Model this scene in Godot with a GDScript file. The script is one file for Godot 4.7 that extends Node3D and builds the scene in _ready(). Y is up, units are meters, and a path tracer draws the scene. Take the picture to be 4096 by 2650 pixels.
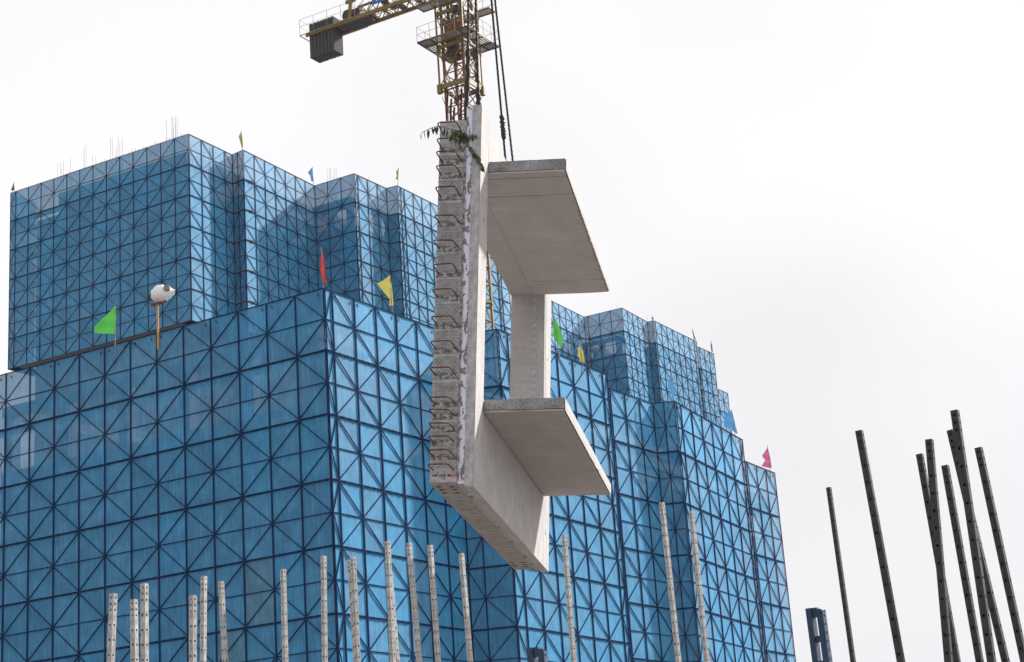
extends Node3D

# ---------------------------------------------------------------- helpers
var M := {}
var mesh_cache := {}
var rng := RandomNumberGenerator.new()
const YAW := 0.5257
const CORNER := Vector3(-31.329, 19.312, -42.691)   # top of the near corner of the front building
var RIGHT := Vector3(cos(YAW), 0, -sin(YAW))

func new_st():
	var st := SurfaceTool.new()
	st.begin(Mesh.PRIMITIVE_TRIANGLES)
	st.set_smooth_group(-1)
	return st

func quad(st, a, b, c, d):
	for p in [a, b, c, a, c, d]:
		st.add_vertex(p)

func bx(st, lo, hi):
	var x0 = lo.x; var y0 = lo.y; var z0 = lo.z
	var x1 = hi.x; var y1 = hi.y; var z1 = hi.z
	quad(st, Vector3(x0, y1, z1), Vector3(x1, y1, z1), Vector3(x1, y0, z1), Vector3(x0, y0, z1))
	quad(st, Vector3(x1, y1, z0), Vector3(x0, y1, z0), Vector3(x0, y0, z0), Vector3(x1, y0, z0))
	quad(st, Vector3(x0, y1, z0), Vector3(x0, y1, z1), Vector3(x0, y0, z1), Vector3(x0, y0, z0))
	quad(st, Vector3(x1, y1, z1), Vector3(x1, y1, z0), Vector3(x1, y0, z0), Vector3(x1, y0, z1))
	quad(st, Vector3(x0, y1, z0), Vector3(x1, y1, z0), Vector3(x1, y1, z1), Vector3(x0, y1, z1))
	quad(st, Vector3(x0, y0, z1), Vector3(x1, y0, z1), Vector3(x1, y0, z0), Vector3(x0, y0, z0))

func bar(st, a, b, w, d, side = Vector3.ZERO):
	# a straight bar of section w (along side) by d
	var ax = (b - a).normalized()
	if side == Vector3.ZERO:
		side = Vector3.RIGHT if abs(ax.x) < 0.9 else Vector3.UP
	var s = (side - ax * side.dot(ax)).normalized()
	var t = ax.cross(s).normalized()
	var c = []
	for p in [a, b]:
		for k in [[-1, -1], [1, -1], [1, 1], [-1, 1]]:
			c.append(p + s * (k[0] * w * 0.5) + t * (k[1] * d * 0.5))
	for k in 4:
		var n = (k + 1) % 4
		quad(st, c[k], c[n], c[4 + n], c[4 + k])
	quad(st, c[3], c[2], c[1], c[0])
	quad(st, c[4], c[5], c[6], c[7])

func rope(st, pts, r, n = 7):
	# a round bar along a line of points
	var rings = []
	var ref = Vector3.ZERO
	for i in pts.size():
		var dir = (pts[min(i + 1, pts.size() - 1)] - pts[max(i - 1, 0)]).normalized()
		if ref == Vector3.ZERO:
			ref = dir.cross(Vector3(0.31, 0.2, 0.93)).normalized()
		ref = (ref - dir * ref.dot(dir)).normalized()
		var t = dir.cross(ref)
		var rr = r[i] if r is Array else r
		var ring = []
		for k in n:
			var an = TAU * k / n
			ring.append(pts[i] + (ref * cos(an) + t * sin(an)) * rr)
		rings.append(ring)
	st.set_smooth_group(1)
	for i in pts.size() - 1:
		for k in n:
			var m = (k + 1) % n
			quad(st, rings[i][k], rings[i][m], rings[i + 1][m], rings[i + 1][k])
	st.set_smooth_group(-1)
	for k in range(1, n - 1):
		for p in [rings[0][0], rings[0][k], rings[0][k + 1]]:
			st.add_vertex(p)
		for p in [rings[-1][0], rings[-1][k + 1], rings[-1][k]]:
			st.add_vertex(p)

func done(st):
	st.generate_normals()
	return st.commit()

func put(called, mesh, m, parent):
	var o := MeshInstance3D.new()
	o.name = called
	o.mesh = mesh
	o.material_override = m
	parent.add_child(o, true)
	return o

func part(called, st, m, parent):
	return put(called, done(st), m, parent)

var used := {}
func numbered(called):
	used[called] = used.get(called, -1) + 1
	return called if used[called] == 0 else "%s_%03d" % [called, used[called]]

func tag(o, label, category, group = ""):
	o.set_meta("label", label)
	o.set_meta("category", category)
	if group != "":
		o.set_meta("group", group)
	return o

func thing(called, label, category, at = Vector3.ZERO, group = ""):
	var o := Node3D.new()
	o.name = numbered(called)
	add_child(o)
	o.position = at
	return tag(o, label, category, group)

func solo(called, st, m, label, category, group = ""):
	var o = put(numbered(called), done(st), m, self)
	return tag(o, label, category, group)

func lin(r, g, b, a = 1.0):
	var c := Color(r, g, b).linear_to_srgb()
	c.a = a
	return c

func mat(color, rough = 0.8, metal = 0.0, tex = null, scale = 1.0, world = false, bump = null, bump_cm = 0.0):
	var m := StandardMaterial3D.new()
	m.albedo_color = color
	m.roughness = rough
	m.metallic = metal
	if tex != null:
		m.albedo_texture = tex
	if tex != null or bump != null:
		m.uv1_triplanar = true
		m.uv1_world_triplanar = world
		m.uv1_scale = Vector3.ONE * scale
		m.uv1_triplanar_sharpness = 6.0
	if bump != null:
		m.heightmap_enabled = true
		m.heightmap_texture = bump
		m.heightmap_scale = bump_cm
	return m

func noise(freq, seed_, octaves = 4):
	var n := FastNoiseLite.new()
	n.noise_type = FastNoiseLite.TYPE_SIMPLEX_SMOOTH
	n.frequency = freq
	n.seed = seed_
	n.fractal_type = FastNoiseLite.FRACTAL_FBM
	n.fractal_octaves = octaves
	return n

func field(freq, seed_, octaves = 4, sx = 1.0, sy = 1.0):
	# 512 x 512 values of noise that repeats; sx and sy squeeze it
	var n: FastNoiseLite = noise(freq, seed_, octaves)
	var im: Image = n.get_seamless_image(int(512 * sx), int(512 * sy), false, false, 0.15, false)
	im.resize(512, 512, Image.INTERPOLATE_CUBIC)
	im.convert(Image.FORMAT_L8)
	return im.get_data()

func at(data, x, y):
	return data[((int(y) & 511) << 9) + (int(x) & 511)] / 127.5 - 1.0

func texture(size, f):
	var data := PackedByteArray()
	data.resize(size * size * 3)
	var i := 0
	for y in size:
		for x in size:
			var c: Color = f.call(x, y)
			data[i] = int(clampf(c.r, 0, 1) * 255)
			data[i + 1] = int(clampf(c.g, 0, 1) * 255)
			data[i + 2] = int(clampf(c.b, 0, 1) * 255)
			i += 3
	var im := Image.create_from_data(size, size, false, Image.FORMAT_RGB8, data)
	im.generate_mipmaps()
	return ImageTexture.create_from_image(im)

# ---------------------------------------------------------------- materials
func make_materials():
	rng.seed = 5
	var big = field(0.012, 3)
	var fine = field(0.09, 8, 3)
	var spots = field(0.16, 21, 2)
	var runs = field(0.02, 14, 4, 2.6, 0.35)
	var grain = field(0.02, 15, 4, 0.35, 3.2)
	var foam_field = field(0.022, 33, 4, 1.5, 1.0)
	var rust_field = field(0.05, 44, 3)
	var sheet_runs = field(0.03, 50, 4, 2.4, 0.25)
	var sheet_big = field(0.01, 51, 3)
	var concrete = texture(512, func(x, y):
		var a = at(big, x, y)
		var b = at(fine, x, y)
		var s = at(spots, x, y)
		var v = 0.86 + 0.16 * a + 0.09 * b
		var dark = smoothstep(0.40, 0.52, s) * 0.35
		v -= dark
		return Color(v, v * 0.992, v * 0.985))
	var weather = texture(512, func(x, y):      # vertical run marks and blotches
		var a = at(runs, x, y)
		var b = at(big, x, y)
		var c = at(fine, x, y)
		var s = at(spots, x + 77, y)
		var v = 0.90 + 0.06 * a + 0.05 * b + 0.02 * c
		v -= smoothstep(0.55, 0.62, s) * 0.4
		return Color(v, v * 0.992, v * 0.985))
	var board = texture(512, func(x, y):       # long shutter-board grain
		var a = at(grain, x, y)
		var b = at(big, x + 40, y)
		var c = at(fine, x, y)
		var s = at(spots, x, y + 50)
		var v = 0.90 + 0.03 * a + 0.05 * b + 0.02 * c
		v -= smoothstep(0.66, 0.72, s) * 0.45
		return Color(v, v * 0.988, v * 0.978))
	var stained = texture(512, func(x, y):
		var a = at(big, x, y)
		var b = at(fine, x, y)
		var k = smoothstep(-0.35, 0.35, a + 0.5 * b)
		var v = lerpf(0.55, 0.97, k) + 0.10 * b
		return Color(v, v * 0.985, v * 0.97))
	var foam = texture(512, func(x, y):        # white insulation board smeared with grout
		var a = at(foam_field, x, y) + 0.25 * at(fine, x, y)
		var k = smoothstep(-0.22, -0.12, a)
		var b = at(fine, x, y)
		return Color(0.55 + 0.12 * b, 0.54 + 0.12 * b, 0.52 + 0.12 * b).lerp(Color(0.96, 0.96, 1.0), k))
	var rough_bump = texture(512, func(x, y):
		var v = 0.5 + 0.35 * at(big, x, y) + 0.25 * at(fine, x, y)
		return Color(v, v, v))
	M.concrete = mat(lin(0.50, 0.49, 0.485), 0.9, 0, concrete, 0.9, false, rough_bump, 0.25)
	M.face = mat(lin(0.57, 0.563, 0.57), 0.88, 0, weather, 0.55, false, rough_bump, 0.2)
	M.soffit = mat(lin(0.53, 0.515, 0.515), 0.9, 0, board, 0.45, false, rough_bump, 0.06)
	M.bottom = mat(lin(0.50, 0.485, 0.48), 0.92, 0, concrete, 1.3, false, rough_bump, 0.25)
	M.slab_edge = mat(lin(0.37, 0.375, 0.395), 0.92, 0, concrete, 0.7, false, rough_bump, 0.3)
	M.joint_face = mat(lin(0.61, 0.615, 0.64), 0.92, 0, concrete, 2.2, false, rough_bump, 0.3)
	M.joint_band = mat(lin(0.46, 0.46, 0.47), 0.95, 0, stained, 3.0, false, rough_bump, 0.5)
	M.foam = mat(lin(0.80, 0.80, 0.87), 0.85, 0, foam, 0.9, false, rough_bump, 0.4)
	M.ink = mat(lin(0.02, 0.02, 0.025), 0.7)
	M.pink_ink = mat(lin(0.55, 0.14, 0.27), 0.8)
	var rust = texture(256, func(x, y):
		var a = 0.5 + 0.6 * at(rust_field, x * 2, y * 2)
		return Color(0.62, 0.42, 0.30).lerp(Color(1.0, 0.66, 0.40), clampf(a, 0, 1)))
	M.rust = mat(lin(0.19, 0.145, 0.11), 0.8, 0.1, rust, 6.0)
	M.old_bar = mat(lin(0.07, 0.055, 0.05), 0.8, 0.2, rust, 6.0)
	M.wire = mat(lin(0.018, 0.018, 0.018), 0.65, 0.2)
	# screens
	var sheet = texture(512, func(x, y):
		var a = at(sheet_runs, x, y)
		var b = at(sheet_big, x, y)
		var c = at(fine, x, y)
		var v = 0.88 + 0.10 * a + 0.09 * b + 0.03 * c
		var dusty = clampf(0.2 + 0.9 * b + 0.35 * a, 0, 1) * 0.07
		return Color(v + dusty * 0.75, v + dusty * 0.3, v * 0.98))
	for k in 6:
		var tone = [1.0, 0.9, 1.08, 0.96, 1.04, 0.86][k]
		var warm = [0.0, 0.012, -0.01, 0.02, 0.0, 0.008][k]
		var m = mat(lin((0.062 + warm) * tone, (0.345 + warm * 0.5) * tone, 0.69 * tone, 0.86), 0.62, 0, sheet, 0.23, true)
		m.metallic_specular = 0.35
		m.transparency = BaseMaterial3D.TRANSPARENCY_ALPHA
		m.cull_mode = BaseMaterial3D.CULL_DISABLED
		M["sheet%d" % k] = m
	var md = mat(lin(0.10, 0.30, 0.50, 0.89), 0.8, 0, sheet, 0.23, true)
	md.transparency = BaseMaterial3D.TRANSPARENCY_ALPHA
	md.cull_mode = BaseMaterial3D.CULL_DISABLED
	M.sheet_dirty = md
	M.frame = mat(lin(0.007, 0.030, 0.095), 0.7, 0.0)
	M.frame.metallic_specular = 0.12
	M.deck = mat(lin(0.16, 0.16, 0.17), 0.9)
	M.frame_far = mat(lin(0.010, 0.030, 0.08), 0.6, 0.0)
	M.frame_far.metallic_specular = 0.12
	M.strap = mat(lin(0.01, 0.012, 0.02), 0.8)
	# buildings
	M.core = mat(lin(0.36, 0.35, 0.34), 0.92, 0, concrete, 0.25, true)
	M.rebar = mat(lin(0.30, 0.28, 0.28), 0.8)
	M.soil = mat(lin(0.30, 0.28, 0.268), 0.95, 0, stained, 0.07, true)
	# crane
	M.crane = mat(lin(0.27, 0.165, 0.018), 0.55, 0, concrete, 0.6)
	M.crane_rusty = mat(lin(0.25, 0.19, 0.17), 0.75, 0, rust, 0.8)
	M.crane_dark = mat(lin(0.03, 0.032, 0.04), 0.7)
	M.crane_deck = mat(lin(0.22, 0.21, 0.20), 0.8)
	M.crane_rail = mat(lin(0.25, 0.22, 0.17), 0.7)
	M.ballast = mat(lin(0.07, 0.067, 0.066), 0.9, 0, concrete, 0.8)
	M.banner = mat(lin(0.015, 0.10, 0.32), 0.6)
	M.white = mat(lin(0.75, 0.75, 0.75), 0.6)
	# posts
	var zinc = texture(512, func(x, y):
		var a = at(big, x, y)
		var b = at(fine, x, y)
		var v = 0.84 + 0.22 * a + 0.14 * b
		return Color(v, v * 0.998, v * 0.99))
	M.zinc = mat(lin(0.53, 0.53, 0.525), 0.5, 0.25, zinc, 2.2)
	M.zinc_dark = mat(lin(0.044, 0.047, 0.054), 0.6, 0.2, zinc, 2.6)
	M.blue_steel = mat(lin(0.008, 0.055, 0.14), 0.45, 0.0, zinc, 2.0)
	M.yellow_post = mat(lin(0.50, 0.27, 0.05), 0.6)
	var film = mat(lin(0.80, 0.80, 0.82), 0.35)
	M.film = film
	M.leaf = mat(lin(0.035, 0.075, 0.02), 0.5)
	M.leaf.backlight = Color(0.12, 0.2, 0.05)
	M.stem = mat(lin(0.10, 0.075, 0.045), 0.8)
	for c in [["green", 0.12, 0.70, 0.10], ["red", 0.72, 0.02, 0.03], ["yellow", 0.82, 0.74, 0.15], ["blue", 0.13, 0.46, 0.92], ["pink", 0.85, 0.19, 0.42], ["dark_green", 0.06, 0.22, 0.08], ["dark_red", 0.30, 0.03, 0.03], ["pale_yellow", 0.50, 0.44, 0.10]]:
		var m = mat(lin(c[1], c[2], c[3]), 0.75)
		m.backlight = lin(c[1], c[2], c[3])
		m.cull_mode = BaseMaterial3D.CULL_DISABLED
		M["flag_" + c[0]] = m

# ---------------------------------------------------------------- climbing screens
func sheet_mesh(w, h, kind):
	var key = "s%.2f_%.2f_%d" % [w, h, kind]
	if mesh_cache.has(key):
		return mesh_cache[key]
	var n: FastNoiseLite = noise(0.9, 60 + kind, 2)
	var st := SurfaceTool.new()
	st.begin(Mesh.PRIMITIVE_TRIANGLES)
	st.set_smooth_group(0)
	var nx = 4
	var ny = 8
	var g = []
	for j in ny + 1:
		for i in nx + 1:
			var x = 0.012 + (w - 0.024) * i / nx
			var y = 0.012 + (h - 0.024) * j / ny
			var edge = sin(PI * i / nx) * abs(sin(TAU * j / ny))
			g.append(Vector3(x, y, 0.022 * edge * n.get_noise_2d(x + kind * 7.3, y)))
	for j in ny:
		for i in nx:
			var a = j * (nx + 1) + i
			quad(st, g[a + nx + 1], g[a + nx + 2], g[a + 1], g[a])
	mesh_cache[key] = done(st)
	return mesh_cache[key]

func frame_mesh(w, h, left_node, post, clips):
	# stiles, rails, middle rail and the two braces that run from the outer corners to the middle of the other stile
	var key = "f%.2f_%.2f_%s_%.3f_%s" % [w, h, left_node, post, clips]
	if mesh_cache.has(key):
		return mesh_cache[key]
	var st = new_st()
	var z0 = 0.008
	var d = 0.036
	bx(st, Vector3(0.0, 0.0, z0), Vector3(post, h, z0 + d))
	bx(st, Vector3(w - post, 0.0, z0), Vector3(w, h, z0 + d))
	bx(st, Vector3(post, h - 0.005 - post * 1.1, z0), Vector3(w - post, h - 0.005, z0 + d - 0.004))
	bx(st, Vector3(post, 0.005, z0), Vector3(w - post, 0.005 + post * 1.1, z0 + d - 0.004))
	bx(st, Vector3(post, h * 0.5 - post * 0.55, z0), Vector3(w - post, h * 0.5 + post * 0.55, z0 + d - 0.008))
	if w > 0.3:
		var xa = post if left_node else w - post
		var xb = w - post if left_node else post
		for s in [[0.05, h * 0.5 - 0.02], [h - 0.05, h * 0.5 + 0.02]]:
			bar(st, Vector3(xa, s[0], z0 + 0.018), Vector3(xb, s[1], z0 + 0.018), post * 1.0, 0.03, Vector3(0, 0, 1).cross(Vector3(xb - xa, s[1] - s[0], 0)))
	if clips:
		for x in [w * 0.2, w * 0.55, w * 0.86]:
			bx(st, Vector3(x, h - 0.006, z0 + 0.004), Vector3(x + 0.03, h + 0.02, z0 + 0.07))
	mesh_cache[key] = done(st)
	return mesh_cache[key]

func strap_mesh():
	if not mesh_cache.has("strap"):
		var st = new_st()
		bar(st, Vector3(0, 0, 0), Vector3(0.03, -0.10, 0.0), 0.035, 0.012, Vector3(1, 0.3, 0))
		mesh_cache["strap"] = done(st)
	return mesh_cache["strap"]

func screen_run(parent, a, b, top, tiers, widths, node_first, tones, fm, straps = false, post = 0.019, dirty = [], h = 2.0, decks = true):
	# a and b: plan points (x, z) of a run of screen panels, walking with the outside on the right hand
	var along = Vector3(b.x - a.x, 0, b.y - a.y)
	var length = along.length()
	var total = 0.0
	for w in widths:
		total += w
	var fit = length / total
	var ang = atan2(-along.z, along.x)
	var x = 0.0
	var node_left = node_first
	for c in widths.size():
		var w = snappedf(widths[c] * fit, 0.01)
		var step = widths[c] * fit
		for t in tiers:
			var o := Node3D.new()
			o.name = "screen_panel"
			parent.add_child(o, true)
			var at = Vector3(a.x, top - h * (t + 1), a.y) + along.normalized() * x
			o.position = at
			o.rotation.y = ang
			o.scale.x = step / w
			var k = rng.randi_range(0, 3)
			var tone = tones[rng.randi_range(0, tones.size() - 1)]
			var m = M["sheet%d" % tone]
			if [c, t] in dirty:
				m = M.sheet_dirty
			put("perforated_sheet", sheet_mesh(w, h, k), m, o)
			put("frame", frame_mesh(w, h, node_left, post, t > 0), fm, o)
			if straps and t == 0 and w > 0.5:
				for s in [0.18, w - 0.2]:
					var q = put("strap", strap_mesh(), M.strap, o)
					q.position = Vector3(s + rng.randf_range(-0.04, 0.04), h - 0.13, 0.02)
					q.rotation.z = rng.randf_range(-0.7, 0.5)
		x += step
		node_left = not node_left
	# gangways behind the panels, one at the foot of every tier
	if decks:
		var dir = along.normalized()
		var inward = Vector3(dir.z, 0, -dir.x)
		for t in tiers:
			var y = top - h * (t + 1) + 0.06
			var p = Vector3(a.x, y, a.y) + inward * 0.42 + dir * 0.02
			var q = Vector3(b.x, y, b.y) + inward * 0.42 - dir * 0.02
			var st = new_st()
			bar(st, p, q, 0.74, 0.05, inward)
			part("gangway", st, M.deck, parent)

func plan(u, v):
	return Vector2(CORNER.x + u, CORNER.z - v)

func even(n, w = 1.133):
	var l = []
	for i in n:
		l.append(w)
	return l

# a storey of columns and beams, open to the sky, on top of a solid core
func core_block(parent, u0, u1, v0, v1, base, solid_top, frame_top, spacing, bars):
	var lo = plan(u0, v1)
	var hi = plan(u1, v0)
	var st = new_st()
	bx(st, Vector3(lo.x, base, lo.y), Vector3(hi.x, solid_top, hi.y))
	part("wall", st, M.core, parent)
	if frame_top > solid_top + 0.3:
		var nx = max(1, int(round((u1 - u0) / spacing)))
		var nz = max(1, int(round((v1 - v0) / spacing)))
		for i in nx + 1:
			for j in nz + 1:
				if i > 0 and i < nx and j > 0 and j < nz:
					continue
				var x = lerpf(lo.x + 0.25, hi.x - 0.25, float(i) / nx)
				var z = lerpf(lo.y + 0.25, hi.y - 0.25, float(j) / nz)
				st = new_st()
				bx(st, Vector3(x - 0.2, solid_top, z - 0.2), Vector3(x + 0.2, frame_top, z + 0.2))
				part("column", st, M.core, parent)
		for s in [[Vector3(lo.x, 0, hi.y - 0.3), Vector3(hi.x, 0, hi.y)], [Vector3(lo.x, 0, lo.y), Vector3(hi.x, 0, lo.y + 0.3)], [Vector3(hi.x - 0.3, 0, lo.y + 0.302), Vector3(hi.x, 0, hi.y - 0.302)], [Vector3(lo.x, 0, lo.y + 0.302), Vector3(lo.x + 0.3, 0, hi.y - 0.302)]]:
			st = new_st()
			bx(st, s[0] + Vector3(0, frame_top, 0), s[1] + Vector3(0, frame_top + 0.35, 0))
			part("beam", st, M.core, parent)
	# starter bars standing out of the top
	var y = max(solid_top, frame_top + 0.35 if frame_top > solid_top + 0.3 else solid_top)
	for b in bars:
		var p = plan(b[0], b[1])
		for k in b[2]:
			st = new_st()
			var q = Vector3(p.x + rng.randf_range(-0.35, 0.35), y, p.y + rng.randf_range(-0.35, 0.35))
			var hh = b[3] * rng.randf_range(0.8, 1.15)
			rope(st, [q, q + Vector3(rng.randf_range(-0.03, 0.03), hh, rng.randf_range(-0.03, 0.03))], 0.0095, 5)
			part("starter_bar", st, M.rebar, parent)

func bar_mat(parent, a, b, y0, y1, gap):
	# a curtain of upright wall bars tied by a few level ones: too fine to pick apart
	var st = new_st()
	var n = int((b - a).length() / gap)
	for i in n:
		var p = a.lerp(b, float(i) / n)
		rope(st, [Vector3(p.x, y0, p.y), Vector3(p.x + rng.randf_range(-0.04, 0.04), y1 + rng.randf_range(-0.25, 0.1), p.y)], 0.012, 4)
	for k in 5:
		var y = lerpf(y0, y1, 0.12 + 0.2 * k)
		rope(st, [Vector3(a.x, y, a.y), Vector3(b.x, y, b.y)], 0.010, 4)
	var o = part("wall_bars", st, M.rebar, parent)
	o.set_meta("kind", "stuff")

func front_building():
	var b = thing("building", "nearest unfinished building, hidden behind the large blue screens filling the lower left", "building", Vector3.ZERO, "buildings under construction")
	var t = CORNER.y
	core_block(b, -14.7, -0.9, 0.9, 32.0, 0.0, t - 3.2, t - 1.2, 2.6, [])
	bar_mat(b, plan(-19.5, 3.0), plan(-14.8, 3.0), 2.0, t - 2.2, 0.11)
	bar_mat(b, plan(-21.5, 6.0), plan(-14.8, 6.0), 2.0, t - 2.2, 0.13)
	core_block(b, -0.895, 0.75, 8.4, 32.0, 0.0, t - 4.2, t - 2.6, 2.6, [])
	bar_mat(b, plan(-16.5, 1.3), plan(-2, 1.3), t - 4.6, t - 1.6, 0.45)
	var s = thing("climbing_screen", "nearest and largest blue mesh safety screen, with a red flag on its corner", "safety screen", Vector3.ZERO, "blue climbing safety screens")
	var c0 = Vector2(CORNER.x, CORNER.z)
	var A = even(14)
	A.append(1.10)
	screen_run(s, plan(-16.96, 0), c0, t, 6, A, true, [0, 1, 1, 3, 5], M.frame, true, 0.021, [[12, 4], [11, 5]])
	screen_run(s, c0, plan(0.22, 7.0), t, 6, [0.36] + even(6, 1.09), false, [0, 2, 2, 4, 3], M.frame, true, 0.021)
	screen_run(s, plan(0.22, 7.0), plan(1.68, 7.42), t, 6, [0.55, 0.95], true, [1, 5], M.frame)
	screen_run(s, plan(1.68, 7.42), plan(1.67, 15.2), t, 6, [0.62] + even(6) + [0.38], true, [0, 2, 4, 3], M.frame, true)
	screen_run(s, plan(1.62, 15.24), plan(1.78, 18.65), t - 0.5, 6, [0.18] + even(3), false, [0, 2, 4], M.frame, true)
	screen_run(s, plan(1.78, 18.65), plan(2.6, 18.97), t - 0.5, 6, [0.45, 0.45], true, [1, 5, 0], M.frame)
	screen_run(s, plan(2.6, 18.99), plan(1.8, 27.0), t - 0.53, 6, [0.5] + even(6) + [0.34], true, [2, 4, 3], M.frame, true)
	screen_run(s, plan(1.76, 27.1), plan(1.7, 30.45), t - 1.43, 6, [0.2] + even(3), false, [2, 4, 3], M.frame, true)

func left_tower():
	var t = 47.6
	var b = thing("building", "tall unfinished tower behind, its crane beside it, with bars standing out of its roof", "building", Vector3.ZERO, "buildings under construction")
	core_block(b, -50.0, -38.95, 39.0, 69.0, 0.0, t - 0.62, t - 0.6, 2.5, [[-49.8, 39.2, 5, 2.3], [-47.5, 39.2, 5, 2.5], [-45.0, 39.2, 6, 2.5], [-40.2, 39.2, 7, 2.7], [-39.4, 41.0, 4, 1.6], [-39.2, 42.4, 3, 1.4]])
	core_block(b, -52.0, -50.005, 39.0, 60.0, 0.0, t - 2.1, t - 2.0, 2.5, [[-52.4, 39.3, 3, 2.6]])
	core_block(b, -38.945, -38.2, 43.2, 69.0, 0.0, t - 2.5, t - 2.4, 2.5, [[-38.4, 48.0, 3, 2.6]])
	core_block(b, -38.195, -34.9, 51.0, 69.0, 0.0, t - 3.1, t - 1.5, 1.6, [[-36.6, 51.3, 6, 2.4], [-35.2, 51.4, 3, 1.9], [-35.2, 53.8, 4, 2.2]])
	core_block(b, -34.895, -34.0, 54.8, 69.0, 0.0, t - 2.7, t - 2.0, 2.2, [[-34.2, 56.5, 4, 2.3], [-34.2, 58.6, 4, 2.2]])
	bar_mat(b, plan(-49.7, 39.1), plan(-39.0, 39.1), t - 0.62, t + 0.75, 0.24)
	bar_mat(b, plan(-38.3, 43.4), plan(-38.3, 50.0), t - 2.5, t - 0.3, 0.35)
	bar_mat(b, plan(-34.1, 55.0), plan(-34.1, 66.0), t - 2.7, t - 0.4, 0.35)
	var s = thing("climbing_screen", "blue mesh safety screen round the tall tower at upper left", "safety screen", Vector3.ZERO, "blue climbing safety screens")
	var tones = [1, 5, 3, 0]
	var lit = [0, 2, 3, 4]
	screen_run(s, plan(-53.4, 38.0), plan(-37.96, 38.08), t, 6, [0.5] + even(13, 1.143), false, tones, M.frame_far, false, 0.021, [], 2.05)
	screen_run(s, plan(-53.4, 40.3), plan(-53.4, 38.0), t, 6, even(2), true, tones, M.frame_far, false, 0.021, [], 2.05)
	screen_run(s, plan(-37.96, 38.08), plan(-38.05, 42.42), t, 6, [1.2, 1.15, 1.15, 0.8], false, lit, M.frame_far, false, 0.021, [], 2.05)
	screen_run(s, plan(-38.05, 42.42), plan(-37.0, 42.25), t, 6, [0.52, 0.52], false, tones, M.frame_far, false, 0.021, [], 2.05)
	screen_run(s, plan(-37.0, 42.25), plan(-37.3, 50.2), t, 6, even(7), false, lit, M.frame_far, false, 0.021, [], 2.05)
	screen_run(s, plan(-37.3, 50.2), plan(-33.95, 50.17), t, 6, even(3), true, tones, M.frame_far, false, 0.021, [], 2.05)
	screen_run(s, plan(-33.95, 50.17), plan(-33.86, 53.8), t, 6, [0.38] + even(3), false, lit, M.frame_far, false, 0.021, [], 2.05)
	screen_run(s, plan(-33.86, 53.8), plan(-33.0, 53.87), t, 6, [0.86], true, tones, M.frame_far, false, 0.021, [], 2.05)
	screen_run(s, plan(-33.0, 53.87), plan(-33.1, 66.8), t, 6, [0.4, 0.45] + even(11), false, lit, M.frame_far, false, 0.021, [], 2.05)
	screen_run(s, plan(-33.08, 66.85), plan(-33.1, 68.4), t - 3.0, 5, [0.4, 1.13], false, lit, M.frame_far, false, 0.021, [], 2.05)

func right_tower():
	var t = 47.6
	var b = thing("building", "farthest unfinished tower, showing sky through its open top storey behind the screens", "building", Vector3.ZERO, "buildings under construction")
	core_block(b, -55.0, -39.2, 80.0, 109.0, 0.0, t - 3.6, t - 2.3, 2.4, [[-39.4, 84.0, 2, 1.6]])
	core_block(b, -39.195, -35.5, 90.8, 109.0, 0.0, t - 3.55, t - 2.35, 1.75, [[-37.5, 91.0, 2, 1.5], [-35.8, 91.1, 2, 2.6]])
	core_block(b, -35.495, -35.0, 96.1, 109.0, 0.0, t - 3.4, t - 2.3, 2.6, [[-35.2, 96.2, 1, 3.6]])
	var s = thing("climbing_screen", "blue mesh safety screen round the farthest tower, right of the hanging panel", "safety screen", Vector3.ZERO, "blue climbing safety screens")
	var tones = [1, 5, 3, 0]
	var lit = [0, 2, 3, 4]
	screen_run(s, plan(-37.9, 79.2), plan(-38.24, 89.72), t, 6, even(9), true, lit, M.frame_far, false, 0.022, [], 2.05)
	screen_run(s, plan(-38.24, 89.75), plan(-34.52, 89.72), t, 6, [0.42] + even(3), false, tones, M.frame_far, false, 0.022, [], 2.05)
	screen_run(s, plan(-34.52, 89.72), plan(-34.75, 95.0), t, 6, even(5), false, lit, M.frame_far, false, 0.022, [], 2.05)
	screen_run(s, plan(-34.75, 95.0), plan(-34.14, 94.99), t, 6, [0.61], true, tones, M.frame_far, false, 0.022, [], 2.05)
	screen_run(s, plan(-34.14, 95.0), plan(-34.17, 103.76), t, 6, [0.3] + even(7) + [0.6], true, lit, M.frame_far, false, 0.022, [], 2.05)
	screen_run(s, plan(-34.12, 103.8), plan(-34.03, 107.05), t - 0.5, 6, [0.3] + even(3, 1.0), false, lit, M.frame_far, false, 0.022, [], 2.05)
	screen_run(s, plan(-34.0, 107.1), plan(-34.0, 109.3), t - 3.9, 5, even(2), true, lit, M.frame_far, false, 0.022, [], 2.05)

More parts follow.
